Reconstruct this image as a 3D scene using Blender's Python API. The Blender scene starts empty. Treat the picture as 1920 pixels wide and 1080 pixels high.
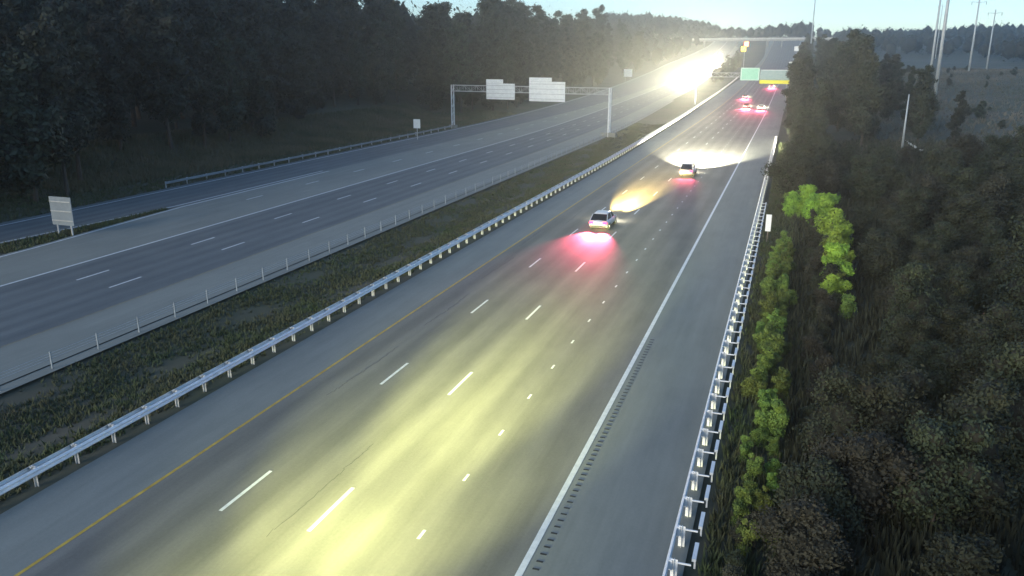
import bpy, bmesh, math, random
import numpy as np
from mathutils import Vector, Matrix
R = math.radians
random.seed(11); rng = np.random.default_rng(5)
scn = bpy.context.scene
col = scn.collection

# ------------------------------------------------------------------ camera, sky, light, exposure
CAM_H, YAW, PITCH = 15.6, 18.8, 16.07
cd = bpy.data.cameras.new('camera'); cam = bpy.data.objects.new('camera', cd); col.objects.link(cam)
cam.location = (0, 0, CAM_H); cam.rotation_euler = (R(90 - PITCH), 0, R(YAW))
cd.sensor_width = 36; cd.lens = 36 * 1500 / 1920; cd.clip_start = 0.1; cd.clip_end = 6000
scn.camera = cam
SUN_EL, SUN_AZ = 14.0, 205.0          # the sun is almost down, behind and to the right of the camera
w = bpy.data.worlds.new('World'); scn.world = w; w.use_nodes = True
nt = w.node_tree; bg = nt.nodes['Background']
sky = nt.nodes.new('ShaderNodeTexSky'); sky.sky_type = 'NISHITA'; sky.sun_disc = False
sky.sun_elevation = R(SUN_EL); sky.sun_rotation = R(SUN_AZ); sky.air_density = 1.0; sky.dust_density = 0.5; sky.ozone_density = 4.0
nt.links.new(sky.outputs[0], bg.inputs['Color']); bg.inputs['Strength'].default_value = 0.095
sd = bpy.data.lights.new('sun', 'SUN'); sd.energy = 1.0; sd.angle = R(30); sd.color = (1.0, .90, .72)
so = bpy.data.objects.new('sun', sd); col.objects.link(so)
so.rotation_euler = (R(90 - SUN_EL), 0, R(180 - SUN_AZ))
scn.view_settings.view_transform = 'Standard'; scn.view_settings.look = 'None'
scn.view_settings.exposure = 1.42; scn.view_settings.gamma = 1
scn.cycles.use_denoising = True
scn.cycles.max_bounces = 4; scn.cycles.diffuse_bounces = 2; scn.cycles.volume_bounces = 0
scn.cycles.sample_clamp_indirect = 4

# ------------------------------------------------------------------ materials
def hexc(r, g, b): return (r, g, b, 1)
def mat(name, c, rough=.8, metal=0, c2=None, scale=1.0, detail=4, stretch=None, bump=0, rnd=0, emit=None, estr=0, pos=True):
    m = bpy.data.materials.new(name); m.use_nodes = True
    n = m.node_tree; L = n.links; b = n.nodes['Principled BSDF']
    b.inputs['Roughness'].default_value = rough; b.inputs['Metallic'].default_value = metal
    b.inputs['Base Color'].default_value = hexc(*c)
    if c2 or rnd:
        tc = n.nodes.new('ShaderNodeNewGeometry'); vec = tc.outputs['Position']
        if not pos:
            t2 = n.nodes.new('ShaderNodeTexCoord'); vec = t2.outputs['Object']
        if stretch:
            mp = n.nodes.new('ShaderNodeMapping'); mp.inputs['Scale'].default_value = stretch
            L.new(vec, mp.inputs['Vector']); vec = mp.outputs[0]
        no = n.nodes.new('ShaderNodeTexNoise'); no.inputs['Scale'].default_value = scale; no.inputs['Detail'].default_value = detail
        no.inputs['Roughness'].default_value = .65
        L.new(vec, no.inputs['Vector'])
        cr = n.nodes.new('ShaderNodeValToRGB'); cr.color_ramp.elements[0].position = .32; cr.color_ramp.elements[1].position = .68
        cr.color_ramp.elements[0].color = hexc(*c); cr.color_ramp.elements[1].color = hexc(*(c2 or c))
        L.new(no.outputs['Fac'], cr.inputs['Fac']); out = cr.outputs['Color']
        if rnd:
            oi = n.nodes.new('ShaderNodeObjectInfo'); hs = n.nodes.new('ShaderNodeHueSaturation')
            mr = n.nodes.new('ShaderNodeMapRange'); mr.inputs['To Min'].default_value = 1 - rnd; mr.inputs['To Max'].default_value = 1 + rnd
            L.new(oi.outputs['Random'], mr.inputs['Value']); L.new(mr.outputs[0], hs.inputs['Value'])
            mh = n.nodes.new('ShaderNodeMapRange'); mh.inputs['To Min'].default_value = .47; mh.inputs['To Max'].default_value = .52
            L.new(oi.outputs['Random'], mh.inputs['Value']); L.new(mh.outputs[0], hs.inputs['Hue'])
            L.new(out, hs.inputs['Color']); out = hs.outputs['Color']
        L.new(out, b.inputs['Base Color'])
        if bump:
            bp = n.nodes.new('ShaderNodeBump'); bp.inputs['Strength'].default_value = bump; bp.inputs['Distance'].default_value = .05
            L.new(no.outputs['Fac'], bp.inputs['Height']); L.new(bp.outputs[0], b.inputs['Normal'])
    if emit:
        b.inputs['Emission Color'].default_value = hexc(*emit); b.inputs['Emission Strength'].default_value = estr
    return m

def road_mat(name, ca, cb, wheel=None):
    """worn asphalt: blotches, long streaks along the road, faint wheel paths and fine aggregate"""
    m = bpy.data.materials.new(name); m.use_nodes = True; n = m.node_tree; L = n.links; b = n.nodes['Principled BSDF']
    g = n.nodes.new('ShaderNodeNewGeometry')
    def noise(sc, st, det=5):
        mp = n.nodes.new('ShaderNodeMapping'); mp.inputs['Scale'].default_value = st; L.new(g.outputs['Position'], mp.inputs[0])
        no = n.nodes.new('ShaderNodeTexNoise'); no.inputs['Scale'].default_value = sc; no.inputs['Detail'].default_value = det
        no.inputs['Roughness'].default_value = .7; L.new(mp.outputs[0], no.inputs['Vector']); return no.outputs['Fac']
    def math_(op, a, b2):
        q = n.nodes.new('ShaderNodeMath'); q.operation = op
        for k, v in enumerate((a, b2)):
            if isinstance(v, (int, float)): q.inputs[k].default_value = v
            else: L.new(v, q.inputs[k])
        return q.outputs[0]
    a1 = noise(.22, (1, .45, 1)); a2 = noise(1.3, (1, .03, 1)); a3 = noise(9, (1, 1, 1), 3)
    s = math_('ADD', math_('MULTIPLY', a1, .45), math_('ADD', math_('MULTIPLY', a2, .4), math_('MULTIPLY', a3, .25)))
    if wheel:
        sp = n.nodes.new('ShaderNodeSeparateXYZ'); L.new(g.outputs['Position'], sp.inputs[0])
        ph = math_('MULTIPLY', math_('SUBTRACT', sp.outputs[0], wheel), 2 * math.pi / 1.83)
        s = math_('ADD', s, math_('MULTIPLY', math_('COSINE', ph, 0), .075))
    cr = n.nodes.new('ShaderNodeValToRGB'); cr.color_ramp.elements[0].position = .38; cr.color_ramp.elements[1].position = .72
    cr.color_ramp.elements[0].color = hexc(*ca); cr.color_ramp.elements[1].color = hexc(*cb)
    a4 = noise(.9, (1.4, .25, 1), 3); s = math_('ADD', s, math_('MULTIPLY', math_('SUBTRACT', a4, .5), .22))
    L.new(s, cr.inputs['Fac']); L.new(cr.outputs[0], b.inputs['Base Color'])
    b.inputs['Roughness'].default_value = .75
    bp = n.nodes.new('ShaderNodeBump'); bp.inputs['Strength'].default_value = .12; bp.inputs['Distance'].default_value = .03
    L.new(a3, bp.inputs['Height']); L.new(bp.outputs[0], b.inputs['Normal'])
    return m

M = {}
M['lane'] = road_mat('worn_asphalt', (.125, .120, .100), (.215, .205, .172), -21.6)
M['lane_left'] = road_mat('dark_asphalt', (.090, .100, .100), (.155, .168, .162), -40.6)
M['shoulder'] = road_mat('shoulder_asphalt', (.172, .180, .155), (.258, .265, .228))
M['soil'] = mat('grassy_ground', (.045, .058, .026), .95, c2=(.10, .088, .06), scale=.07, detail=12, bump=.5)
M['grass'] = mat('grass_blades', (.045, .075, .026), .9, c2=(.09, .088, .045), scale=.25)
M['bank'] = mat('brown_bank_grass', (.06, .075, .035), .95, c2=(.16, .13, .08), scale=.12, detail=5)
M['under'] = mat('dark_undergrowth', (.02, .026, .014), .95, c2=(.045, .05, .028), scale=.5)
M['dry'] = mat('dry_grass', (.045, .055, .035), .95, c2=(.17, .15, .12), scale=.06, detail=6)
M['paint_w'] = mat('white_road_paint', (.62, .63, .62), .6, c2=(.80, .80, .78), scale=3, bump=.05)
M['paint_y'] = mat('yellow_road_paint', (.40, .25, .03), .6, c2=(.62, .42, .06), scale=2)
M['rumble'] = mat('rumble_groove', (.03, .03, .03), .9)
M['rail'] = mat('bright_galvanised_rail', (.70, .72, .70), .55, .1, c2=(.90, .91, .88), scale=2.5)
M['galv'] = mat('galvanised_steel', (.55, .57, .57), .45, .25, c2=(.80, .82, .80), scale=2.5)
M['galv_d'] = mat('weathered_steel_post', (.38, .40, .40), .55, .3, c2=(.55, .56, .55), scale=4)
M['post_blue'] = mat('dull_blue_grey_post', (.16, .19, .21), .7, c2=(.26, .30, .32), scale=.4)
M['faded_y'] = mat('faded_yellow_paint', (.15, .14, .11), .8, c2=(.26, .23, .14), scale=2)
M['white_steel'] = mat('white_painted_steel', (.75, .76, .74), .5, c2=(.85, .85, .82), scale=5)
M['concrete'] = mat('stained_concrete', (.22, .22, .20), .9, c2=(.34, .33, .31), scale=.4)
M['concrete_l'] = mat('pale_concrete', (.42, .42, .40), .9, c2=(.56, .55, .52), scale=.4)
M['wood'] = mat('grey_timber', (.16, .13, .10), .9, c2=(.25, .21, .17), scale=5, stretch=(4, 4, .5))
M['pole'] = mat('pale_steel_pole', (.34, .38, .40), .6, .1, c2=(.44, .47, .48), scale=1)
M['alu'] = mat('aluminium_sign_back', (.66, .70, .69), .5, .05, c2=(.80, .83, .81), scale=1.2, pos=False)
M['green_sign'] = mat('green_sign_face', (.24, .58, .41), .5, c2=(.30, .66, .48), scale=2)  # bright green carries retroreflected headlight brightness in the colour
M['grey_sign'] = mat('grey_green_sign_face', (.22, .34, .34), .5, c2=(.30, .40, .38), scale=2)
M['yellow_sign'] = mat('yellow_sign_face', (.80, .75, .02), .5)
M['white_sign'] = mat('white_sign_face', (.86, .87, .82), .5)
M['bark'] = mat('tree_bark', (.045, .035, .028), .95, c2=(.09, .075, .06), scale=6, stretch=(3, 3, .6), pos=False)
M['leaf'] = mat('dark_foliage', (.013, .019, .011), .85, c2=(.036, .043, .024), scale=.55, rnd=.35)
M['leaf_b'] = mat('brown_green_foliage', (.020, .022, .012), .85, c2=(.044, .043, .024), scale=.6, rnd=.3)
M['leaf_y'] = mat('painted_lit_vine_foliage', (.05, .10, .02), .8, c2=(.20, .29, .045), scale=1.6, rnd=.35)  # yellow green tone puts the light on the vines into the leaf colour
M['leaf_l'] = mat('painted_lit_foliage', (.06, .14, .012), .75, c2=(.30, .48, .045), scale=1.1, rnd=.15)  # lime tone stands for passing headlights, painted into the leaf colour
M['leaf_d'] = mat('thicket_foliage', (.014, .022, .010), .85, c2=(.036, .044, .019), scale=.9, rnd=.3)
M['core'] = mat('dark_crown_core', (.016, .016, .010), .95)  # dark inner filler so crowns are not see-through
M['tyre'] = mat('tyre_rubber', (.015, .015, .015), .9)
M['rim'] = mat('alloy_rim', (.45, .45, .46), .35, .8)
M['glass'] = mat('dark_car_glass', (.012, .015, .018), .08)
M['black'] = mat('black_plastic', (.02, .02, .02), .6)
M['plate'] = mat('number_plate', (.7, .7, .68), .5)
M['tail'] = mat('red_tail_lamp', (.5, .01, .02), .3, emit=(1, .01, .04), estr=8)
M['head'] = mat('headlamp_lens', (.9, .9, .85), .2, emit=(1, .93, .75), estr=350)
M['head_hi'] = mat('oncoming_headlamp_lens', (.9, .9, .85), .2, emit=(1, .97, .88), estr=2500)
M['amber'] = mat('amber_lamp_lens', (.8, .4, .02), .3, emit=(1, .72, .02), estr=6)
M['redlamp'] = mat('red_lamp_lens', (.8, .1, .02), .3, emit=(1, .18, .06), estr=6)
def paint(name, c): return mat(name, c, .28, .2, c2=tuple(x * .93 for x in c), scale=3, pos=False)
CARP = dict(white=paint('white_paint', (.75, .75, .73)), silver=paint('silver_paint', (.42, .44, .46)), red=paint('red_paint', (.32, .035, .03)),
            blue=paint('blue_paint', (.05, .08, .16)), grey=paint('grey_paint', (.14, .15, .16)), black=paint('black_paint', (.02, .02, .022)))

# ------------------------------------------------------------------ helpers
def link(o, parent=None):
    col.objects.link(o)
    if parent: o.parent = parent
    return o
def tag(o, label=None, cat=None, group=None, kind=None):
    if label: o['label'] = label
    if cat: o['category'] = cat
    if group: o['group'] = group
    if kind: o['kind'] = kind
    return o
def empty(name, loc=(0, 0, 0), rz=0):
    o = bpy.data.objects.new(name, None); o.empty_display_size = .2; link(o); o.location = loc; o.rotation_euler = (0, 0, rz); return o
def mesh(name, verts, faces, m, parent=None, smooth=False):
    me = bpy.data.meshes.new(name); me.from_pydata([tuple(v) for v in verts], [], faces); me.materials.append(m)
    if smooth: me.polygons.foreach_set('use_smooth', [True] * len(me.polygons))
    me.update()
    return link(bpy.data.objects.new(name, me), parent)
class MB:
    def __init__(s): s.v = []; s.f = []
    def add(s, vs, fs):
        k = len(s.v); s.v += [tuple(v) for v in vs]; s.f += [tuple(i + k for i in f) for f in fs]
    def box(s, c, d, rz=0):
        x, y, z = (q / 2 for q in d); vs = []
        for a, b, e in ((-1,-1,-1),(1,-1,-1),(1,1,-1),(-1,1,-1),(-1,-1,1),(1,-1,1),(1,1,1),(-1,1,1)):
            p = Vector((a * x, b * y, e * z)); p.rotate(Matrix.Rotation(rz, 3, 'Z')); vs.append(p + Vector(c))
        s.add(vs, [(0,3,2,1),(4,5,6,7),(0,1,5,4),(1,2,6,5),(2,3,7,6),(3,0,4,7)])
    def tube(s, a, b, r0, r1=None, n=8, cap=True):
        a = Vector(a); b = Vector(b); r1 = r0 if r1 is None else r1; d = (b - a).normalized()
        u = d.orthogonal().normalized(); v = d.cross(u); k = []
        for p, r in ((a, r0), (b, r1)):
            for i in range(n):
                t = 2 * math.pi * i / n; k.append(p + u * math.cos(t) * r + v * math.sin(t) * r)
        f = [(i, (i + 1) % n, n + (i + 1) % n, n + i) for i in range(n)]
        if cap: f += [tuple(range(n))[::-1], tuple(range(n, 2 * n))]
        s.add(k, f)
    def build(s, name, m, parent=None, smooth=False): return mesh(name, s.v, s.f, m, parent, smooth)
def copy_tree(o, parent=None):
    c = o.copy(); col.objects.link(c); c.parent = parent
    for ch in list(o.children): copy_tree(ch, c)
    return c

# ------------------------------------------------------------------ the lie of the land
def interp(tab):
    xs = np.array([a for a, b in tab], float); ys = np.array([b for a, b in tab], float)
    def f(Y):                      # piecewise-linear, smoothed by averaging
        return float(np.mean([np.interp(Y + d, xs, ys) for d in (-24, -16, -8, 0, 8, 16, 24)])) if Y > 100 else float(np.interp(Y, xs, ys))
    return f
def zr(Y):
    if Y < 200: return 0.0
    if Y < 900: return 6.9e-5 * (Y - 200) ** 2
    return 33.8 + min(4.5, .05 * (Y - 900)) if Y < 990 else 38.3
ML = interp([(-60, -25.9), (130, -25.9), (200, -27.2), (280, -28.7), (400, -29), (700, -28), (900, -31), (1400, -40)])
LI = interp([(-60, -35.8), (170, -36.0), (295, -41), (400, -42.5), (550, -45.5), (820, -50), (1400, -58)])
LO = interp([(-60, -72.5), (180, -72.5), (240, -75), (441, -83.5), (600, -88), (825, -80), (1400, -90)])
RL = interp([(-60, -25.3), (130, -25.3), (200, -26.5), (280, -28.0), (400, -28.2), (620, -24), (700, -23.5), (870, -29), (1400, -35)])
RR = interp([(-60, -1.9), (250, -1.9), (450, 0), (663, 4.5), (870, 15), (1400, 20)])
RF = interp([(-60, -1.6), (110, -1.2), (350, 10), (600, 14), (900, 33), (1300, 37), (3000, 40)])
YS = sorted(set(list(range(-60, 200, 10)) + list(range(200, 1000, 12)) + [1000, 1100, 1300, 1700, 2500, 4000]))
def strip(name, fa, fb, m, dz, parent=None, y0=-60, y1=1000, div=1):
    v = []; f = []; ys = [y for y in YS if y0 <= y <= y1]
    if ys[0] > y0: ys = [y0] + ys
    if ys[-1] < y1: ys = ys + [y1]
    for y in ys:
        a, b = fa(y), fb(y)
        for k in range(div + 1): v.append((a + (b - a) * k / div, y, zr(y) + dz))
    n = div + 1
    for i in range(len(ys) - 1):
        for k in range(div): f.append((i * n + k, i * n + k + 1, (i + 1) * n + k + 1, (i + 1) * n + k))
    return mesh(name, v, f, m, parent)
def K(c): return lambda y: c

def hill(d):                       # rise of the wooded bank left of the road
    return .06 * d if d < 14 else .84 + 13 * (1 - math.exp(-(d - 14) / 40))
def rows(Y):
    lo, li, ml, rr = LO(Y), LI(Y), ML(Y), RR(Y); z = zr(Y); P = []
    for d in (2500, 900, 400, 220, 140, 100, 70, 50, 38, 28, 20, 14, 8, 4, 1): P.append((lo - d, z - .1 + hill(d)))
    P.append((lo + .1, z - .12)); P.append((li - .1, z - .12)); P.append((li + 1.2, z - .25)); P.append(((li + ml) / 2, z - .65))
    P.append((ml - 1.4, z - .2)); P.append((ml + .2, z - .1)); P.append((ml + 1.2, z - .12)); P.append((rr - .1, z - .12)); P.append((rr + 1.2, z - .2))
    rf = RF(Y)
    for d, t in ((4, .12), (9, .45), (16, .85), (24, 1), (40, 1), (60, 1), (90, 1), (140, 1), (220, 1), (400, 1), (900, 1), (2500, 1)):
        zz = (z - .4) * (1 - t) + rf * t
        P.append((rr + d, zz + (.012 * max(0, d - 60) if d < 500 else 6) + (.5 * math.sin(Y * .05 + d * .11) if d > 16 else 0)))
    return P
def ground_z(X, Y):
    P = rows(Y); return float(np.interp(X, [p[0] for p in P], [p[1] for p in P]))
v = []; f = []; nc = len(rows(0))
for y in YS:
    for x, z in rows(y): v.append((x, y, z))
for i in range(len(YS) - 1):
    for k in range(nc - 1): f.append((i * nc + k, i * nc + k + 1, (i + 1) * nc + k + 1, (i + 1) * nc + k))
tag(mesh('ground', v, f, M['soil'], smooth=True), kind='structure')

# ------------------------------------------------------------------ right carriageway (four lanes running away from the camera)
rc = tag(strip('right_carriageway', K(-21.6), lambda y: -6.75 + max(0, y - 400) * .022, M['lane'], 0, div=4), kind='structure')
strip('shoulder', RL, K(-21.6), M['shoulder'], 0, rc)
strip('shoulder', lambda y: -6.75 + max(0, y - 400) * .022, RR, M['shoulder'], 0, rc)
strip('yellow_edge_line', K(-21.73), K(-21.59), M['paint_y'], .005, rc)
strip('edge_line', lambda y: -6.88 + max(0, y - 400) * .022, lambda y: -6.66 + max(0, y - 400) * .022, M['paint_w'], .005, rc)
def dashes(x, y0, y1, per, ln, w_, parent, fx=None, name='lane_dash'):
    me = None; y = y0
    while y < y1:
        c = x + (fx(y) if fx else 0)
        if y < 200:
            if me is None:
                o = mesh(name, [(-w_/2, 0, 0), (w_/2, 0, 0), (w_/2 * .96, ln, 0), (-w_/2, ln, 0)], [(0, 1, 2, 3)], M['paint_w'], parent); me = o.data
            else: o = link(bpy.data.objects.new(name, me), parent)
            o.location = (c, y, .005)
        else:
            mesh(name, [(c - w_/2, y, zr(y) + .02), (c + w_/2, y, zr(y) + .02), (c + w_/2, y + ln, zr(y + ln) + .02), (c - w_/2, y + ln, zr(y + ln) + .02)], [(0, 1, 2, 3)], M['paint_w'], parent)
        y += per
dashes(-18.05, 20.6 - 12.19, 480, 12.19, 3.05, .15, rc)
dashes(-14.35, 20.5 - 12.19, 480, 12.19, 3.05, .15, rc)
dashes(-10.6, 21.3 - 4.06, 240, 4.06, .55, .11, rc, name='short_lane_dash')
rb = MB(); y = 21
while y < 44:
    rb.box((-6.35, y, .003), (.22, .09, .004)); y += .42
tag(rb.build('rumble_strip', M['rumble'], rc), kind='stuff')
# expansion joints / sealed cracks across and along the shoulder
cj = MB()
for k in range(7):                                     # short sealed cracks wandering along the lanes
    x = random.choice((-19.8, -16.2, -20.3)) + random.uniform(-.9, .9); yy = 20 + k * 11
    for q in range(16): cj.box((x, yy, .003), (.012, .5, .004), random.uniform(-.2, .2)); yy += .45; x += random.uniform(-.06, .06)
tag(cj.build('sealed_crack', M['rumble'], rc), kind='stuff')

# ------------------------------------------------------------------ left carriageway (oncoming), its shoulders and the joining ramp
shf = lambda y: LI(y) + 35.8
lc = tag(strip('left_carriageway', lambda y: -51.75 + shf(y), lambda y: -40.6 + shf(y), M['lane_left'], 0, div=3), kind='structure')
strip('shoulder', lambda y: -40.6 + shf(y), LI, M['shoulder'], 0, lc)
wr = lambda y: -60.0 - max(0, min(1, (y - 44) / 26)) * 2.2
wl = lambda y: -64.6 + max(0, min(1, (y - 44) / 26)) * 2.4
strip('shoulder', wr, lambda y: -51.75 + shf(y), M['shoulder'], 0, lc)
rp = tag(strip('ramp', lambda y: LO(y) + .1, wl, M['lane_left'], 0), kind='structure')
strip('edge_line', lambda y: -52.0 + shf(y), lambda y: -51.8 + shf(y), M['paint_w'], .006, lc)
strip('yellow_edge_line', lambda y: -40.7 + shf(y), lambda y: -40.55 + shf(y), M['faded_y'], .006, lc)
strip('edge_line', lambda y: LO(y) + 1.2, lambda y: LO(y) + 1.4, M['paint_w'], .006, rp)
strip('edge_line', lambda y: wl(y) - .6, lambda y: wl(y) - .4, M['paint_w'], .006, rp, -60, 100)
strip('edge_line', lambda y: wr(y) + .4, lambda y: wr(y) + .6, M['paint_w'], .006, lc, -60, 100)
dashes(-44.3, 42.2 - 24.38, 430, 12.19, 3.05, .16, lc, shf)
dashes(-48.1, 43.0 - 24.38, 430, 12.19, 3.05, .16, lc, shf)
dashes(-57.8, 76, 330, 12.19, 3.05, .16, lc, shf)
# concrete-grey collar between pavement and median grass
strip('gravel_edge', LI, lambda y: LI(y) + .9, M['shoulder'], -.05, lc, -60, 300)

# ------------------------------------------------------------------ grass as ground cover
def grass(name, pts, h0, h1, m, wd=.05, blades=4):
    n = len(pts); V = np.zeros((n * blades * 3, 3)); P = np.repeat(np.array(pts), blades, 0); k = len(P)
    a = rng.uniform(0, 6.28, k); hgt = rng.uniform(h0, h1, k); off = rng.normal(0, .07, (k, 2)); P[:, :2] += off
    dx = np.cos(a) * wd; dy = np.sin(a) * wd; lean = rng.normal(0, .12, (k, 2))
    V[0::3] = P + np.stack([dx, dy, -.03 + 0 * a], 1); V[1::3] = P - np.stack([dx, dy, .03 + 0 * a], 1)
    V[2::3] = P + np.stack([lean[:, 0], lean[:, 1], hgt], 1)
    me = bpy.data.meshes.new(name); me.vertices.add(len(V)); me.vertices.foreach_set('co', V.ravel())
    me.loops.add(len(V)); me.loops.foreach_set('vertex_index', np.arange(len(V))); me.polygons.add(k)
    me.polygons.foreach_set('loop_start', np.arange(0, len(V), 3)); me.polygons.foreach_set('loop_total', np.full(k, 3))
    me.materials.append(m); me.update(calc_edges=True)
    return link(bpy.data.objects.new(name, me))
P = []
for _ in range(26000):
    y = 14 + 190 * random.random() ** 1.6; a, b = LI(y) + 1.1, ML(y) - .3; x = random.uniform(a, b)
    if math.sin(x * 1.3 + y * .21) + math.sin(y * .55 - x) + random.uniform(-1, 1) > -.9 : P.append((x, y, ground_z(x, y)))
tag(grass('median_grass', P, .08, .30, M['grass']), 'patchy green and brown grass in the median between the carriageways', 'grass', kind='stuff')
P = []
for _ in range(16000):
    y = 35 + 190 * random.random() ** 1.3; x = LO(y) - random.uniform(.2, 16); P.append((x, y, ground_z(x, y)))
for _ in range(2500):
    y = random.uniform(20, 68); x = random.uniform(wl(y), wr(y)); P.append((x, y, -.12))
tag(grass('verge_grass', P, .1, .45, M['grass'], .07), 'rough grass on the verge below the left woodland', 'grass', kind='stuff')
P = []
for _ in range(15000):
    y = 72 + 125 * random.random(); x = LO(y) - random.uniform(5, 24); P.append((x, y, ground_z(x, y)))
tag(grass('bank_grass', P, .3, .9, M['bank'], .11), 'brownish green grass on the bank at the foot of the left woodland', 'grass', kind='stuff')
P = []
for _ in range(26000):
    y = 95 + 300 * random.random(); x = RR(y) + random.uniform(14, 150); P.append((x, y, ground_z(x, y)))
tag(grass('field_grass', P, .15, .7, M['dry'], .12), 'pale dry grass on the open slope around the power poles', 'grass', kind='stuff')
P = []
for _ in range(9000):
    y = 12 + 150 * random.random() ** 1.4; x = RR(y) + random.uniform(.5, 5); P.append((x, y, ground_z(x, y)))
tag(grass('roadside_weeds', P, .15, .6, M['grass'], .05), 'weeds growing behind the right guardrail', 'weeds', kind='stuff')

# ------------------------------------------------------------------ guardrails
def wbeam(x0, y0, z0, x1, y1, z1, side):
    """corrugated W-beam panel, an 3 mm sheet folded with real depth; side = direction its face looks (+1 = +X)"""
    prof = [(0, 0), (.055, .03), (.08, .075), (.05, .12), (.005, .155), (.05, .19), (.08, .235), (.055, .28), (0, .31)]
    pts = [(side * a, b) for a, b in prof] + [(side * (a - .012), b) for a, b in reversed(prof)]
    v = [(x0 + a, y0, z0 + b) for a, b in pts] + [(x1 + a, y1, z1 + b) for a, b in pts]; n = len(pts)
    f = [(i, (i + 1) % n, n + (i + 1) % n, n + i) for i in range(n)] + [tuple(range(n)), tuple(range(n, 2 * n))[::-1]]
    return v, f
def guardrail(name, label, fx, y0, y1, sides, post_step=1.905, rear=False, cap=False, railm='rail'):
    root = tag(empty(name, (fx(y0), y0, zr(y0))), label, 'guardrail', 'guardrails along the highway')
    o0 = root.location.copy(); y = y0; panel_me = {}; post_me = None; rear_me = None
    while y < y1 - .1:
        ya = min(y + 7.62, y1)
        for s in sides:
            dx = .17 * s if len(sides) > 1 or True else 0
            v, f = wbeam(0, 0, 0, fx(ya) - fx(y), ya - y, zr(ya) - zr(y), s)
            key = (s, round(fx(ya) - fx(y), 3), round(zr(ya) - zr(y), 3), round(ya - y, 2))
            if key in panel_me: o = link(bpy.data.objects.new('rail_panel', panel_me[key]), root)
            else:
                o = mesh('rail_panel', v, f, M[railm], root); panel_me[key] = o.data
            o.location = Vector((fx(y) + dx, y, zr(y) + .42)) - o0
        y = ya
    y = y0 + .3
    while y < y1:
        if post_me is None:
            b = MB(); b.box((0, 0, .33), (.012, .15, .86)); b.box((-.05, 0, .33), (.11, .012, .86)) ; b.box((.05, 0, .33), (.11, .012, .86))
            for s in sides: b.box((.11 * s, 0, .57), (.11, .15, .34))
            o = b.build('post', M['galv_d'] if not rear else M['white_steel'], root); post_me = o.data
            if cap: pass
        else: o = link(bpy.data.objects.new('post', post_me), root)
        o.location = Vector((fx(y), y, zr(y))) - o0
        if rear and y < 90:
            if rear_me is None:
                b = MB(); b.box((.55, .95, .52), (.13, .95, .10)); b.box((.55, .95, .2), (.06, .07, .55)); b.box((.26, 0, .66), (.50, .045, .045))
                q = b.build('rear_rail', M['white_steel'], root); rear_me = q.data
            else: q = link(bpy.data.objects.new('rear_rail', rear_me), root)
            q.location = Vector((fx(y), y, zr(y))) - o0
        y += post_step
    return root
guardrail('guardrail', 'double faced steel guardrail along the median beside the yellow line shoulder', ML, 12, 470, (-1, 1), 1.905 * 1)
guardrail('guardrail', 'steel guardrail with white rear rail pieces on the right shoulder beside green vines', K(-2.15), 12, 168, (-1,), rear=True)
guardrail('guardrail', 'low steel guardrail on the outer edge of the left carriageway under the woodland', lambda y: LO(y) - .5, 80, 171, (1,), 3.81, railm='post_blue')
guardrail('guardrail', 'short pale guardrail on the open slope right of the trees', lambda y: 20.4 - (y - 172.6) * .028, 124, 172, (-1,), 3.81)
for o in [q for q in bpy.data.objects if q.name == 'guardrail.003']:
    o.location.z = ground_z(21, 148)
# cable barrier
cb = tag(empty('cable_barrier', (-35.4, 14, 0)), 'thin cable barrier with slim posts along the left carriageway inner edge', 'barrier')
pm = None; y = 14
while y < 200:
    if pm is None:
        b = MB(); b.box((0, 0, .40), (.08, .05, .98)); b.box((0, 0, .87), (.085, .055, .06)); o = b.build('post', M['post_blue'], cb); pm = o.data
    else: o = link(bpy.data.objects.new('post', pm), cb)
    o.location = (LI(y) + .5 + 35.4, y - 14, 0); y += 3.05
for hz in (.52, .66, .80):
    b = MB(); y = 14
    while y < 197: b.tube((LI(y) + .5 + 35.4, y - 14, hz), (LI(y + 6) + .5 + 35.4, y - 8, hz), .010, n=5, cap=False); y += 6
    b.build('cable', M['galv_d'], cb)

# ------------------------------------------------------------------ overhead sign gantries
def truss(root, p0, p1, z, h=1.2, d=.9):
    b = MB(); p0 = Vector(p0); p1 = Vector(p1); n = max(6, int((p1 - p0).length / 1.6)); dirv = (p1 - p0).normalized(); pr = Vector((-dirv.y, dirv.x, 0)) * d / 2
    cs = [Vector((0, 0, z)) + pr, Vector((0, 0, z)) - pr, Vector((0, 0, z + h)) + pr, Vector((0, 0, z + h)) - pr]
    for c in cs: b.tube(p0 + c, p1 + c, .08, n=6)
    for i in range(n):
        a = p0 + (p1 - p0) * i / n; e = p0 + (p1 - p0) * (i + 1) / n
        for lo_, hi_ in ((0, 2), (1, 3)):
            b.tube(a + cs[lo_ if i % 2 else hi_], e + cs[hi_ if i % 2 else lo_], .035, n=4)
            b.tube(a + cs[lo_], a + cs[hi_], .035, n=4)
        b.tube(a + cs[0], e + cs[1], .03, n=4)
    return b.build('truss', M['galv_d'], root)
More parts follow.
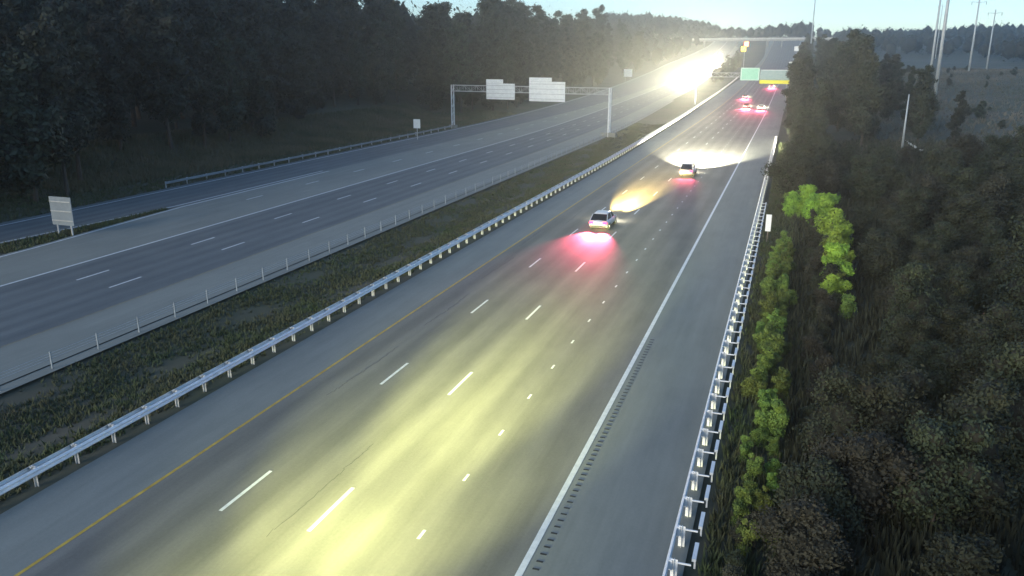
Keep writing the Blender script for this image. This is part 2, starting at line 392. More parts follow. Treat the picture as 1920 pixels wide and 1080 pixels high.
def panel(root, name, c, w_, h_, m, rz=0, back=False, th=.06, tab=None):
    """sign panel built from boards; back=True puts the stiffening rails towards the camera"""
    b = MB(); b.box(c, (w_, th, h_), rz); o = b.build(name, m, root)
    if back:
        s = MB()
        for k in range(4):
            zz = c[2] - h_ / 2 + h_ * (k + .5) / 4; q = Vector((0, -th / 2 - .05, 0)); q.rotate(Matrix.Rotation(rz, 3, 'Z'))
            s.box((c[0] + q.x, c[1] + q.y, zz), (w_ * .98, .09, .09), rz)
        s.build('stiffener', M['galv_d'], o)
        if tab:
            s = MB(); q = Vector((-(w_ - tab[0]) / 2, 0, 0)); q.rotate(Matrix.Rotation(rz, 3, 'Z'))
            s.box((c[0] + q.x, c[1] + q.y, c[2] + h_ / 2 + tab[1] / 2 + .02), (tab[0], th, tab[1]), rz); s.build('exit_tab', m, o)
    return o
g1 = tag(empty('sign_gantry', (-73.2, 173, 0)), 'steel gantry over the oncoming lanes carrying two signs seen from behind', 'sign gantry', 'overhead sign gantries')
A, B = Vector((0, 0, 0)), Vector((38.1, -7.7, 0)); rz1 = math.atan2(B.y, B.x)
for q in (A, B):
    b = MB(); pr = Vector((-math.sin(rz1), math.cos(rz1), 0)) * .45
    b.tube(q - pr - Vector((0, 0, .3)), q - pr + Vector((0, 0, 9.7)), .17, .14, 10); b.tube(q + pr - Vector((0, 0, .3)), q + pr + Vector((0, 0, 9.7)), .17, .14, 10)
    for k in range(5): b.tube(q - pr + Vector((0, 0, .6 + k * 1.8)), q + pr + Vector((0, 0, 2.4 + k * 1.8 - (.4 if k == 4 else 0))), .05, n=5)
    b.build('upright', M['white_steel'] if q is B else M['galv'], g1)
    b = MB(); b.box((q.x, q.y, .25), (3.2 if q is B else 1.6, 1.2, .9), rz1); b.build('footing', M['shoulder'], g1)
truss(g1, A, B, 8.3, 1.3)
def along(A, B, s, z, off=0):
    d = (B - A).normalized(); p = Vector((-d.y, d.x, 0)); q = A + d * s - p * off; return (q.x, q.y, z)
panel(g1, 'sign_back', along(A, B, 13.1, 8.45, .62), 7.25, 3.4, M['alu'], rz1, True, tab=(4.3, .85))
panel(g1, 'sign_back', along(A, B, 24.6, 8.65, .62), 8.6, 4.1, M['alu'], rz1, True, tab=(5.4, .8))

g2 = tag(empty('sign_gantry', (-31, 285, zr(285))), 'far gantry over the right carriageway with green sign and yellow strip', 'sign gantry', 'overhead sign gantries')
A2, B2 = Vector((0, 0, 0)), Vector((32.5, -5, 0)); rz2 = math.atan2(B2.y, B2.x)
for q in (A2, B2):
    b = MB(); b.tube(q - Vector((0, 0, .6)), q + Vector((0, 0, 10.4)), .25, .18, 10); b.build('upright', M['galv'], g2)
truss(g2, A2, B2, 8.9, 1.3)
o = panel(g2, 'green_panel', along(A2, B2, 17.7, 9.9, .62), 6.1, 4.0, M['green_sign'], rz2)
s = MB()
for dx, dz, ww, hh in ((0, 1.85, 5.7, .12), (0, -1.85, 5.7, .12), (-2.8, 0, .12, 3.6), (2.8, 0, .12, 3.6)):
    c = along(A2, B2, 17.7 + dx, 9.9 + dz, .67); s.box(c, (ww, .03, hh), rz2)
s.build('border', M['white_sign'], o)
o = panel(g2, 'grey_green_panel', along(A2, B2, 25.6, 9.75, .62), 9.2, 3.1, M['grey_sign'], rz2)
s = MB()
for dx, dz, ww, hh in ((0, 1.42, 8.8, .12),): s.box(along(A2, B2, 25.6 + dx, 9.75 + dz, .67), (ww, .03, hh), rz2)
s.build('border', M['white_sign'], o)
panel(g2, 'yellow_strip', along(A2, B2, 25.6, 7.5, .62), 9.4, 1.15, M['yellow_sign'], rz2)

def post_sign(loc, w_, h_, zc, m, label, cat='road sign', posts=2, back=False, rz=0, grp=None, pm='galv_d', name='road_sign'):
    r = tag(empty(name, loc, rz), label, cat, grp)
    b = MB(); b.box((0, 0, zc), (w_, .05, h_)); b.build('sign_panel', m, r)
    if back:
        b = MB()
        for k in range(3): b.box((0, -.06, zc - h_ / 2 + h_ * (k + .5) / 3), (w_ * .96, .07, .08))
        b.build('stiffener', M['galv_d'], r)
    for k in range(posts):
        x = 0 if posts == 1 else (-w_ * .32 + k * w_ * .64)
        b = MB(); b.box((x, .09, (zc + h_ / 2 - .3) / 2 + .05), (.12, .11, zc + h_ / 2 + .1)); b.build('post', M[pm], r)
    return r
def gz(x, y): return (x, y, ground_z(x, y))
post_sign(gz(-61.7, 54.6), 2.5, 2.6, 2.35, M['post_blue'], 'blank grey back of a sign in the grass wedge at far left', back=True)
post_sign((-69.3, 145.5, -.1), 1.45, 1.75, 3.2, M['white_sign'], 'small white sign on one post beside the left gantry', posts=1)
x_, y_ = -82.2, 430
post_sign((x_, y_, zr(430) - .1), 4.4, 4.0, 4.3, M['white_sign'], 'white sign at the bend of the left carriageway near the headlights')
post_sign((-1.9 + .6, 330, zr(330) - .2), 2.8, 1.7, 8.3, M['white_sign'], 'lower white sign at the edge of the right trees', pm='galv_d', name='roadside_sign')
post_sign((1.6, 520, zr(520) - .2), 5.4, 2.7, 13.8, M['white_sign'], 'upper white sign at the edge of the right trees near the hilltop', name='roadside_sign')
post_sign((.2, 522, zr(522) - .2), 7, .8, 5.8, M['white_sign'], 'wide thin white sign between the two roadside signs', name='roadside_sign')
r = tag(empty('marker_post', (-.95, 73.2, -.2)), 'white marker post behind the right guardrail at the vines', 'marker post')
b = MB(); b.box((0, 0, .7), (.10, .08, 1.6)); b.build('post', M['wood'], r)
b = MB(); b.box((0, -.06, 1.75), (.46, .04, 1.5)); b.build('marker_panel', M['white_sign'], r)
r = tag(empty('marker_post', (-1.0, 15.9, -.2)), 'white stake at the bottom edge behind the right guardrail', 'marker post')
b = MB(); b.box((0, 0, .6), (.12, .05, 1.3)); b.build('post', M['white_steel'], r)
r = tag(empty('warning_beacon', (-31.5, 560, zr(560) - .2)), 'amber and red warning beacon on a post in the far median', 'beacon')
b = MB(); b.tube((0, 0, 0), (0, 0, 15.5), .14, n=8); b.build('post', M['galv_d'], r)
for nm, m_, dx, zz in (('lamp', 'redlamp', .8, 15.2), ('lamp', 'amber', -.8, 12.2)):
    b = MB(); b.box((dx, -.2, zz), (2.6, .5, 2.8)); b.build(nm, M[m_], r)

ov = tag(empty('overpass', (-40, 800, zr(800))), 'pale concrete overpass crossing both carriageways near the hilltop', 'bridge')
b = MB(); b.box((-5, 0, 6.1), (170, 9, 1.3)); b.build('deck', M['concrete'], ov)
for yy in (-4.6, 4.6):
    b = MB(); b.box((-5, yy, 7.35), (170, .3, 1.15)); b.build('parapet', M['concrete_l'], ov)
for xx in (-42, -12, 15, 27, 58):
    b = MB()
    for yy in (-3, 0, 3): b.tube((xx, yy, -2), (xx, yy, 5.0), .5, n=10)
    b.box((xx, 0, 5.1), (1.3, 8.5, .8)); b.build('pier', M['concrete'], ov)
for xx, sg in ((-92, 1), (78, -1)):
    b = MB(); b.box((xx, 0, 2.5), (5, 9.6, 9)); b.build('abutment', M['concrete'], ov)

# ------------------------------------------------------------------ power and lamp poles on the right
def pole(label, x, y, hgt, r0, arms=0, grp='tall steel power poles', cat='power pole', name='power_pole', m='pole'):
    r = tag(empty(name, (x, y, ground_z(x, y) - .3)), label, cat, grp)
    b = MB(); b.tube((0, 0, 0), (0, 0, hgt), r0, r0 * .5, 12); b.build('mast', M[m], r, True)
    for k in range(arms):
        zz = hgt - 1.5 - k * 3.4; b = MB(); sgn = 1
        b.tube((-2.6, 0, zz + .3), (0, 0, zz), .07, .12, 6); b.tube((2.6, 0, zz + .3), (0, 0, zz), .07, .12, 6); b.build('cross_arm', M[m], r)
        for dx in (-2.5, 2.5):
            b = MB(); b.tube((dx, 0, zz + .3), (dx, 0, zz - .9), .1, .06, 6); b.build('insulator', M['black'], r)
    return r
pole('tallest and thickest pale steel pole on the open slope', 35.5, 240, 42, .52, 3)
pole('slimmer steel pole just left of the tallest pole', 36.8, 262, 34, .38, 2)
pole('distant steel pole right of the tallest pole', 66, 372, 31, .42, 2)
pole('shorter distant steel pole furthest right', 76, 392, 24, .36, 1)
pole('pale timber pole at the right edge of the roadside trees', 18.6, 152, 9.5, .2, 0, None, 'utility pole', 'utility_pole')
pole('thin mast rising above the far trees over the right carriageway', 8.5, 560, 48, .55, 0, None, 'mast', 'radio_mast')
pole('faint thin pole above the flat right horizon', 86, 600, 34, .35, 1, None, 'power pole')

# ------------------------------------------------------------------ trees and bushes
def blob_mesh(name, lobes, n, size, m, seed, core=.72, zsq=1.0, core_m=None, aspect=.55):
    """crown: leaf-cluster faces spread through lobes, over a rough dark inner mass"""
    g = np.random.default_rng(seed); L = np.array([l[:3] for l in lobes]); Rr = np.array([l[3] for l in lobes]); S = np.array([l[4] if len(l) > 4 else 1 for l in lobes])
    pr = Rr ** 2 / (Rr ** 2).sum(); k = g.choice(len(lobes), n, p=pr)
    d = g.normal(size=(n, 3)); d /= np.linalg.norm(d, axis=1)[:, None]
    rad = Rr[k] * np.clip(g.normal(.86, .2, n), .45, 1.5); c = L[k] + d * rad[:, None] * np.stack([np.ones(n), np.ones(n), S[k]], 1)
    nn = d + g.normal(size=(n, 3)) * .7; nn[:, 2] += .25; nn /= np.linalg.norm(nn, axis=1)[:, None]
    t = np.cross(nn, g.normal(size=(n, 3))); t /= np.linalg.norm(t, axis=1)[:, None]; b = np.cross(nn, t)
    s = size * g.uniform(.5, 1.35, n); t *= s[:, None]; b *= (s * aspect)[:, None]; bend = nn * (s * .18)[:, None]
    V = np.stack([c - t, c - b * .9 - bend, c + t, c + b - bend], 1).reshape(-1, 3)
    me = bpy.data.meshes.new(name); bm = bmesh.new(); 
    for (x, y, z, r, *q) in lobes:
        q = q[0] if q else 1
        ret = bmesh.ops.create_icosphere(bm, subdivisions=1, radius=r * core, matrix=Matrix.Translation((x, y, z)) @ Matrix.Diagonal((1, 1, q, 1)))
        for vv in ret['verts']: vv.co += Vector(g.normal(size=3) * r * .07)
    bm.to_mesh(me); bm.free(); v0 = len(me.vertices); f0 = len(me.polygons); l0 = len(me.loops)
    cv = np.empty(v0 * 3); me.vertices.foreach_get('co', cv); lv = np.empty(l0, int); me.loops.foreach_get('vertex_index', lv)
    me2 = bpy.data.meshes.new(name); me2.vertices.add(v0 + 4 * n); me2.vertices.foreach_set('co', np.concatenate([cv, V.ravel()]))
    me2.loops.add(l0 + 4 * n); me2.loops.foreach_set('vertex_index', np.concatenate([lv, v0 + np.arange(4 * n)]))
    me2.polygons.add(f0 + n); me2.polygons.foreach_set('loop_start', np.concatenate([np.arange(f0) * 3, l0 + 4 * np.arange(n)]))
    me2.polygons.foreach_set('loop_total', np.concatenate([np.full(f0, 3), np.full(n, 4)]))
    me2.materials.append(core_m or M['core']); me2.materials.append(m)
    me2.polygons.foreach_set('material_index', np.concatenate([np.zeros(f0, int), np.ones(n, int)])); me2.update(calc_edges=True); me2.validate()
    bpy.data.meshes.remove(me); return me2
def trunk_mesh(name, h, r, seed, limbs=6, crown0=.3):
    g = random.Random(seed); b = MB(); p = Vector((0, 0, -.6)); rr = r
    for i in range(5):
        q = p + Vector((g.uniform(-.25, .25), g.uniform(-.25, .25), h / 5)); b.tube(p, q, rr, rr * .78, 7); p = q; rr *= .78
    for i in range(limbs):
        z = h * (crown0 + (.9 - crown0) * i / limbs); a = g.uniform(0, 6.28); l = h * g.uniform(.15, .28)
        e = Vector((math.cos(a) * l, math.sin(a) * l, z + l * .6)); mid = Vector((math.cos(a) * l * .5, math.sin(a) * l * .5, z + l * .18))
        b.tube((0, 0, z), mid, r * .4, r * .28, 5); b.tube(mid, e, r * .28, r * .1, 5)
    me = bpy.data.meshes.new(name); me.from_pydata(b.v, [], b.f); me.materials.append(M['bark']); return me
def lobes_tree(seed, h, w_, z0, n, cone=0):
    g = random.Random(seed); out = []
    for i in range(n):
        t = (i + g.random()) / n; z = z0 + (h - z0) * t; prof = math.sin(math.pi * (.16 + .70 * t)) ** .8 * (1 - cone * t)
        a = g.uniform(0, 6.28); d = w_ * .62 * prof * g.uniform(.35, 1); r = w_ * g.uniform(.26, .45) * (1 - .35 * t) * (1 - .4 * cone)
        out.append((math.cos(a) * d, math.sin(a) * d, min(z, h - r * .8), r, g.uniform(.7, .95)))
    out.append((0, 0, (z0 + h) / 2, w_ * .45, 1.2)); return out
PROTO = []
for i, (h, w_, z0, n, cone, lm) in enumerate([(20, 5.2, 4, 17, 0, 'leaf'), (23, 5.6, 3, 20, .1, 'leaf_b'), (18, 5.0, 2.5, 16, 0, 'leaf'), (21, 4.0, 2.5, 16, .45, 'leaf'), (16, 5.4, 1.5, 17, 0, 'leaf_b'), (24, 6.0, 6, 20, 0, 'leaf')]):
    PROTO.append((h, blob_mesh('tree_crown', lobes_tree(i + 3, h, w_, z0, int(n * 1.35), cone), 6200, .36, M[lm], i), trunk_mesh('tree_trunk', h * .8, .32, i)))
SHRUB = []
for i, (h, w_, n, lm) in enumerate([(4.5, 2.6, 10, 'leaf_d'), (6.5, 3.1, 12, 'leaf_d'), (5.5, 3.3, 11, 'leaf_b'), (8, 3.6, 14, 'leaf_d')]):
    SHRUB.append((h, blob_mesh('shrub_crown', lobes_tree(i + 30, h, w_, .5, n), 10500, .11, M[lm], i + 40), trunk_mesh('shrub_trunk', h * .7, .10, i + 9, 5, .1)))
def plant(name, x, y, pr, sc, label, cat, grp, parts=('crown', 'trunk'), rz=None, dz=0):
    r = tag(empty(name, (x, y, ground_z(x, y) + dz), random.uniform(0, 6.28) if rz is None else rz), label, cat, grp)
    r.scale = (sc * random.uniform(.9, 1.12), sc * random.uniform(.9, 1.12), sc)
    for nm, me in zip(parts, pr[1:]):
        if me:
            q = link(bpy.data.objects.new(nm, me), r)
            if nm == 'stems': q['kind'] = 'stuff'
    return r
NT = 0
def tree(x, y, sc, label, grp, k=None):
    global NT; NT += 1
    return plant('tree', x, y, PROTO[random.randrange(6) if k is None else k], sc, label, 'tree', grp)
# left woodland: two close ranks along the verge, then a third higher on the bank
y = 26
while y < 840:
    st = 6.0 + y * .012
    if y < 600:
        vd = 5 if y < 75 else (12 + 6 * math.sin(y * .045) + (9 if 85 < y < 200 else 0))
        tree(LO(y) - vd - random.uniform(0, 4), y + random.uniform(-2, 2), random.uniform(.72, 1.05) * (1 if y > 60 else .95), 'dark leafy tree in the front rank of the woodland left of the highway', 'trees in the front rank of the left woodland')
        if y < 420 or random.random() < .7: tree(LO(y) - vd - random.uniform(9, 15), y + random.uniform(-3, 3), random.uniform(1.0, 1.25) * (1.12 if 90 < y < 480 else 1), 'tall dark tree behind the front rank of the left woodland', 'trees behind the front rank of the left woodland')
    y += st
y = 30
while y < 560:
    tree(LO(y) - random.uniform(30, 38), y, random.uniform(1.2, 1.45), 'tall tree on the crest of the wooded left bank', 'trees on the crest of the left bank'); y += 11 + y * .01
# the wood carries on beyond and up the far hillside as one mass
def forest_mass(name, pts, label, lm, seed, r=5.0, n=60, size=.9):
    lob = [(x, y, z + hh * .5, r * random.uniform(.8, 1.15), hh / (2 * r)) for x, y, z, hh in pts]
    me = blob_mesh(name, lob, len(lob) * n, size, M[lm], seed, core=.85); return tag(link(bpy.data.objects.new(name, me)), label, 'woodland', kind='stuff')
P = []
for _ in range(420):
    y = random.uniform(560, 1150); x = LO(y) - random.uniform(5, 130); P.append((x, y, ground_z(x, y), random.uniform(12, 18)))
for _ in range(300):
    y = random.uniform(60, 560); x = LO(y) - random.uniform(42, 95); P.append((x, y, ground_z(x, y), random.uniform(20, 27)))
forest_mass('far_woodland', P, 'dense wood covering the far hillside behind the headlights', 'leaf', 77)
P = []
for _ in range(330):                                   # ridge beyond the crest, right side backdrop
    t = random.random(); y = random.uniform(940, 1120); x = -130 + 520 * t; P.append((x, y, ground_z(x, y) - 1, random.uniform(9, 15) + (3.5 if -25 < x < 15 else 0)))
for _ in range(340):
    y = random.uniform(380, 620); x = RR(y) + random.uniform(95, 420) + (y - 380) * .1; P.append((x, y, ground_z(x, y), random.uniform(11, 17)))
for _ in range(170):
    y = random.uniform(600, 900); x = RR(y) + random.uniform(24, 260); P.append((x, y, ground_z(x, y), random.uniform(10, 14)))
forest_mass('ridge_woodland', P, 'dark wood along the ridge behind the power poles', 'leaf', 78)
# median thicket on the hill between the carriageways
for k in range(14):
    y = 420 + k * 17; x = (LI(y) + ML(y)) / 2 + random.uniform(-2.5, 2.5)
    plant('median_tree', x, y, PROTO[k % 5], random.uniform(.36, .52), 'small dark tree in the far median between headlights and green sign', 'tree', 'small trees in the far median')
# trees shading the right edge of the right carriageway
y = 150
while y < 640:
    d = 3.2 if y > 165 else 5.5
    tree(RR(y) + d + random.uniform(0, 2), y, random.uniform(.62, .85) * (1 if y > 230 else .82), 'dark tree crowding the right edge of the highway beyond the guardrail', 'trees along the right edge of the highway')
    if y < 430: tree(RR(y) + d + random.uniform(8, 13), y + 4, random.uniform(.6, .82), 'dark tree in the second rank right of the highway', 'second rank of trees right of the highway')
    if y < 380: tree(RR(y) + d + random.uniform(15, 24), y + 2, random.uniform(.42, .6), 'smaller dark tree in the third rank right of the highway', 'third rank of trees right of the highway')
    y += 7.0 + y * .008
# thicket filling the lower right: individual bushes
lab = 'dark bush in the thicket right of the vines'
for k in range(120):
    y = 13 + 118 * (k / 120) ** 1.15; x0 = RR(y) + 3.0 + (1.2 if y > 80 else .3 * (y / 30)); x = x0 + random.uniform(0, 7 + y * .36)
    if x > RR(y) + .62 * y + 12: continue
    mx = .42 + .012 * y
    sc = min(random.uniform(.55, 1.15), mx); q = random.randrange(4)
    if 38 < y < 92 and x < 5.5 + (y - 38) * .06: sc = .33; q = 0
    plant('thicket_bush', x, y + random.uniform(-1, 1), SHRUB[q], sc, lab, 'bush', 'bushes of the dark thicket at lower right', dz=-.2)
for k in range(16):
    y = 93 + k * 5; plant('thicket_bush', RR(y) + random.uniform(3.0, 6), y, SHRUB[3], random.uniform(.75, 1.0), 'tall dark bush behind the lime bushes beside the highway', 'bush', 'tall bushes behind the lime bushes', dz=-.3)
for k in range(150):
    y = 36 + 105 * random.random(); x = RR(y) + random.uniform(5.5, 10 + .34 * y)
    near = 42 < y < 92 and x < 7
    plant('low_bush', x, y, SHRUB[random.randrange(4)], random.uniform(.2, .34) if near else random.uniform(.3, .62), 'low dark bush covering the ground between the lime bushes and the open slope', 'bush', 'low bushes right of the lime arc', dz=-.2)
for k in range(70):
    y = 165 + 230 * random.random(); x = RR(y) + random.uniform(38, 130)
    plant('field_bush', x, y, SHRUB[k % 4], random.uniform(.2, .5), 'small dark bush scattered on the open slope around the power poles', 'bush', 'scattered bushes on the open slope', dz=-.2)
P = []
for _ in range(30000):
    y = 12 + 150 * random.random(); x = RR(y) + random.uniform(3, 12 + .5 * y); P.append((x, y, ground_z(x, y)))
tag(grass('undergrowth', P, .3, 1.0, M['under'], .10), 'dark undergrowth covering the ground at lower right', 'undergrowth', kind='stuff')
# vines and shrubs spilling at the guardrail, the light on them painted into the leaf colour
def small(i, h, w_, n, lm, cnt, size, core_m=None): return (h, blob_mesh('leafy_mass', lobes_tree(i + 90, h, w_, .05, n), cnt, size, M[lm], i + 60, core=.6), trunk_mesh('stems', h * .8, .03, i + 70, 6, .05))
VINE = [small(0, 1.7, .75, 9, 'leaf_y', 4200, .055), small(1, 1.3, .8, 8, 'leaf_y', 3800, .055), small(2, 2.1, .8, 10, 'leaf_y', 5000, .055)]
MID = [small(5, 1.6, 1.0, 9, 'leaf_d', 4200, .06), small(6, 2.2, 1.1, 10, 'leaf_b', 5000, .06)]
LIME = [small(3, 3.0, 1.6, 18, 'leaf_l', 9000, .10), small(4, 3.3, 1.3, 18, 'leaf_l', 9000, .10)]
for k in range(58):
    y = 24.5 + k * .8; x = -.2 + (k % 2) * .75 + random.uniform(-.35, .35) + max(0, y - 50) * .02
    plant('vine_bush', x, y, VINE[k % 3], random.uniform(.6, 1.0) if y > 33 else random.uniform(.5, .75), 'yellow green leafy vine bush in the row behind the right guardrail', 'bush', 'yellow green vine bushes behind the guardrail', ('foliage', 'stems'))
for k in range(46):
    y = 13.5 + k * 1.6; x = 1.7 + y * .018 + random.uniform(-.3, .5)
    plant('hedge_bush', x, y, MID[k % 2], random.uniform(.55, .95), 'low dark green bush between the vine row and the thicket', 'bush', 'low bushes between vines and thicket', ('foliage', 'stems'))
for k in range(8):
    y = 13.5 + k * 1.6
    plant('hedge_bush', -.3 + random.uniform(-.3, .3), y, MID[k % 2], random.uniform(.4, .6), 'low olive bush behind the guardrail at the bottom edge', 'bush', 'low olive bushes at the bottom edge', ('foliage', 'stems'))
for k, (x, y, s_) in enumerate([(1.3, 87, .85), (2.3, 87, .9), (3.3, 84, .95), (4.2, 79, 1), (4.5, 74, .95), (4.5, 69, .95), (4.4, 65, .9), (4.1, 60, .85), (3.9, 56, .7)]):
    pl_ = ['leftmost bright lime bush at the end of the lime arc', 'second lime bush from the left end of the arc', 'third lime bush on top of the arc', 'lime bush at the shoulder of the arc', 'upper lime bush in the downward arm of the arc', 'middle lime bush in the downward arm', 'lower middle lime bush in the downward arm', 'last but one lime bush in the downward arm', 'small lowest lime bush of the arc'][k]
    plant('lime_lit_bush', x, y, LIME[k % 2], s_ * random.uniform(.95, 1.3), pl_, 'bush', 'bushes in an arc with lime light painted into the leaves', ('foliage', 'stems'))

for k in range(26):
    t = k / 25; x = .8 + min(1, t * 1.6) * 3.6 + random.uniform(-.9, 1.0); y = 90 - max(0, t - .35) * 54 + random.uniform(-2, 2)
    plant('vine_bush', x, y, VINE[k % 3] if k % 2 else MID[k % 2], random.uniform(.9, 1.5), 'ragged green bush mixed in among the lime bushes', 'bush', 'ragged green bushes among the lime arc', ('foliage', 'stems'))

# ------------------------------------------------------------------ vehicles
def car(label, x, y, paint_, heading=0, kind='sedan', head=0, tail=0, warm=(1, .9, .65), lens='head', cat='car', tail_spread=1.0, tilt=-5, beam=(11, 2.2, .5), extra=()):
    """sedan or suv facing +Y at heading 0; built to scale"""
    r = tag(empty('passenger_car', (x, y, zr(y)), heading), label, cat)
    suv = kind == 'suv'; H = 1.75 if suv else 1.45; L = 4.7; W = .92
    st = [(-2.35, .80, .42, .78), (-2.25, .88, .30, .92), (-1.6, .91, .28, .95), (-.6, .92, .26, .93), (.7, .92, .26, .92), (1.5, .90, .27, .86), (2.15, .84, .30, .74), (2.35, .74, .40, .62)]
    if suv: st = [(a, b_, c * 1.15, d * 1.14) for a, b_, c, d in st]
    v = []; 
    for yy, ww, zb, zt in st:
        v += [(-ww * .86, yy, zb), (-ww, yy, zb + .12), (-ww * 1.01, yy, (zb + zt) / 2), (-ww * .97, yy, zt - .06), (-ww * .82, yy, zt), (0, yy, zt + .035),
              (ww * .82, yy, zt), (ww * .97, yy, zt - .06), (ww * 1.01, yy, (zb + zt) / 2), (ww, yy, zb + .12), (ww * .86, yy, zb)]
    n = 11; f = []
    for i in range(len(st) - 1):
        for k in range(n): f.append((i * n + k, (i + 1) * n + k, (i + 1) * n + (k + 1) % n, i * n + (k + 1) % n))
    f += [tuple(range(n)), tuple(range((len(st) - 1) * n, len(st) * n))[::-1]]
    body = mesh('body', v, f, CARP[paint_], r, True)
    zb = .93 * (1.14 if suv else 1)
    cs = [(-2.15, .70, zb, zb + .01), (-1.45, .66, zb, H - .03), (-.5, .66, zb, H), (.35, .63, zb, H - .03), (1.25, .70, zb - .03, zb - .02)] if not suv else [(-2.28, .76, zb, zb + .02), (-2.0, .70, zb, H - .03), (-.6, .70, zb, H), (.45, .67, zb, H - .04), (1.25, .74, zb - .03, zb - .02)]
    v = []
    for yy, wt, z0, z1 in cs: v += [(-.80, yy, z0 - .04), (-wt, yy, z1), (wt, yy, z1), (.80, yy, z0 - .04)]
    f = []
    for i in range(len(cs) - 1):
        for k in range(4): f.append((i * 4 + k, (i + 1) * 4 + k, (i + 1) * 4 + (k + 1) % 4, i * 4 + (k + 1) % 4))
    f += [(0, 1, 2, 3), (16, 19, 18, 17)]
    mesh('windows', v, f, M['glass'], r)
    v = []
    for yy, wt, z0, z1 in cs[1:4]: v += [(-wt - .02, yy, z1 - .03), (-wt * .9, yy, z1 + .03), (0, yy, z1 + .05), (wt * .9, yy, z1 + .03), (wt + .02, yy, z1 - .03)]
    f = [(i * 5 + k, i * 5 + k + 1, i * 5 + k + 6, i * 5 + k + 5) for i in range(2) for k in range(4)]
    f += [(0, 5, 9, 4), (5, 10, 14, 9), (0, 4, 3, 2, 1), (10, 11, 12, 13, 14)]
    mesh('roof', v, f, CARP[paint_], r, True)
    b = MB()
    for s in (-1, 1):
        for (ya, yb, zt_) in ((-.15, -.15, H), (cs[1][0], cs[0][0], H), (cs[3][0], cs[4][0], H)):
            b.tube((s * .69, ya, H - .05), (s * .82, yb, zb - .02), .035, n=5)
    b.build('pillar', CARP[paint_], r)
    for s in (-1, 1):
        for yy in (-1.38, 1.42):
            b = MB(); b.tube((s * .70, yy, .33), (s * .93, yy, .33), .33, n=18); wh = b.build('tyre', M['tyre'], r)
            b = MB(); b.tube((s * .925, yy, .33), (s * .945, yy, .33), .21, n=12); b.build('rim', M['rim'], wh)
        b = MB(); b.box((s * 1.0, .62, zb + .03), (.2, .12, .13)); b.build('mirror', CARP[paint_], r)
        k = 1.14 if suv else 1
        b = MB(); b.box((s * .64, -2.33, .74 * k), (.36, .12, .17)); b.build('tail_light', M['tail'] if tail else M['redlamp'], r)
        b = MB(); b.box((s * .60, 2.31, .58 * k), (.30, .14, .13)); hl = b.build('headlight', M[lens], r)
        if head:
            d = bpy.data.lights.new('headlight_beam', 'SPOT'); d.energy = head; d.color = warm; d.spot_size = R(beam[0]); d.spot_blend = 1; d.shadow_soft_size = .08
            o = link(bpy.data.objects.new('headlight_beam', d), r); o.location = (s * .60, 2.46, .62 * k); o.rotation_euler = (R(90 + tilt), 0, R(-beam[2] * s)); o.scale = (beam[1], 1, 1)
        for en, tl, sz, sx, toe in extra:
            d = bpy.data.lights.new('headlight_beam', 'SPOT'); d.energy = en; d.color = warm; d.spot_size = R(sz); d.spot_blend = 1; d.shadow_soft_size = .08
            o = link(bpy.data.objects.new('headlight_beam', d), r); o.location = (s * .60, 2.46, .62 * k); o.rotation_euler = (R(90 + tl), 0, R(-toe * s)); o.scale = (sx, 1, 1)
        if tail:
            d = bpy.data.lights.new('tail_glow', 'SPOT'); d.energy = tail; d.color = (1, .10, .20); d.spot_size = R(50); d.spot_blend = 1; d.shadow_soft_size = .08
            o = link(bpy.data.objects.new('tail_glow', d), r); o.location = (s * .64, -2.45, .78 * k); o.rotation_euler = (R(-72), 0, 0); o.scale = (1.2, 1, 1)
    b = MB(); b.box((0, -2.38, .38), (1.5, .12, .18)); b.box((0, 2.36, .36), (1.4, .1, .2)); b.build('bumper', M['black'], r)
    b = MB(); b.box((0, -2.39, .66), (.42, .03, .15)); b.build('number_plate', M['plate'], r)
    return r
car('white car with glowing red tail lights in the second lane', -16.1, 74.6, 'white', head=500000, tail=6500, warm=(1, .72, .25), tilt=-2.5, beam=(8, 2.2, 0))
car('white sport utility car driving into its own white light pool', -12.6, 112.5, 'white', kind='suv', head=1000000, tail=500, warm=(1, .95, .74), tilt=-2.5, beam=(10, 4.4, 2))
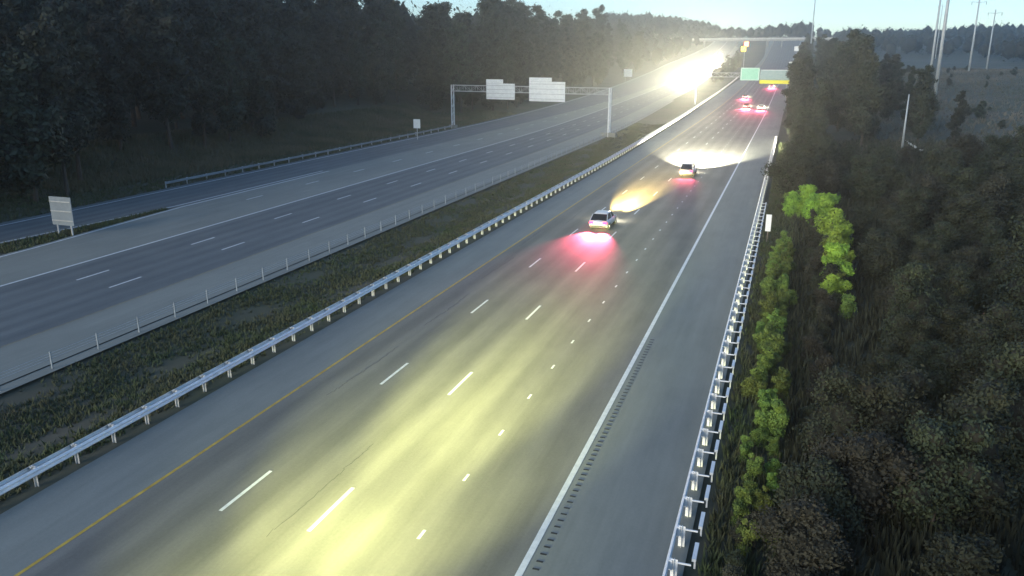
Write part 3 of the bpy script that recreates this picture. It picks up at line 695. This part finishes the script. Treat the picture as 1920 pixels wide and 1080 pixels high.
car('red brown car just under the bottom edge whose beams light the lanes ahead', -13.0, 3.6, 'red', kind='suv', head=0, tail=0, warm=(.95, 1, .40), extra=((31000, -3.6, 7.5, 9, 3), (215000, -1.9, 3.8, 8.5, 3), (760000, -1.15, 2.3, 6.5, 2)))
car('white car low beside the right trees in the exit lane', -8.6, 262, 'white', head=60000, tail=6000)
car('red car with bright tail lights left of the far white car', -13.2, 268, 'red', tail=9000, head=60000)
car('distant grey car under the green gantry sign', -16.3, 318, 'grey', tail=9000, head=80000)
car('distant blue car just beyond the gantry in the right lanes', -9, 392, 'blue', tail=9000, head=120000)
car('furthest car climbing the hill in the middle lane', -13, 520, 'silver', kind='suv', tail=9000, head=150000)
ONC = [(0, 432, 'nearest oncoming car with dazzling headlights'), (1, 448, 'second oncoming car in the middle lane'), (0, 478, 'oncoming car in the lane beside the median, third in the queue'), (1, 500, 'oncoming car in the middle of the dazzling queue'), (0, 545, 'oncoming car beside the small median trees in the dazzling queue'),
       (2, 560, 'oncoming car near the back of the dazzling queue in the outer lane'), (0, 630, 'oncoming car at the back of the queue beside the median'), (1, 700, 'last oncoming car at the top of the hill')]
for i, (x, y, lb) in enumerate(ONC):
    o = car(lb, (-42.45, -46.2, -49.9)[x] + shf(y), y, ['silver', 'white', 'grey', 'blue', 'white', 'black', 'silver', 'grey'][i], heading=math.pi + R(3), kind='suv' if i % 2 else 'sedan', head=88000, warm=(1, .90, .58), lens='head_hi', tilt=-.5, beam=(13, 1.3, 0))
    o['group'] = 'oncoming cars with dazzling headlights'

# ------------------------------------------------------------------ dusk haze
b = MB(); b.box((-100, 640, 38), (1400, 1420, 110))
hz = b.build('haze', M['soil']); hz.data.materials.clear()
hm = bpy.data.materials.new('haze_air'); hm.use_nodes = True; q = hm.node_tree; q.nodes.remove(q.nodes['Principled BSDF'])
vp = q.nodes.new('ShaderNodeVolumePrincipled'); vp.inputs['Color'].default_value = (.9, .93, .97, 1); vp.inputs['Density'].default_value = .0004; vp.inputs['Anisotropy'].default_value = .75
q.links.new(vp.outputs[0], q.nodes['Material Output'].inputs['Volume']); hz.data.materials.append(hm); tag(hz, kind='stuff')
print('TREES', NT)
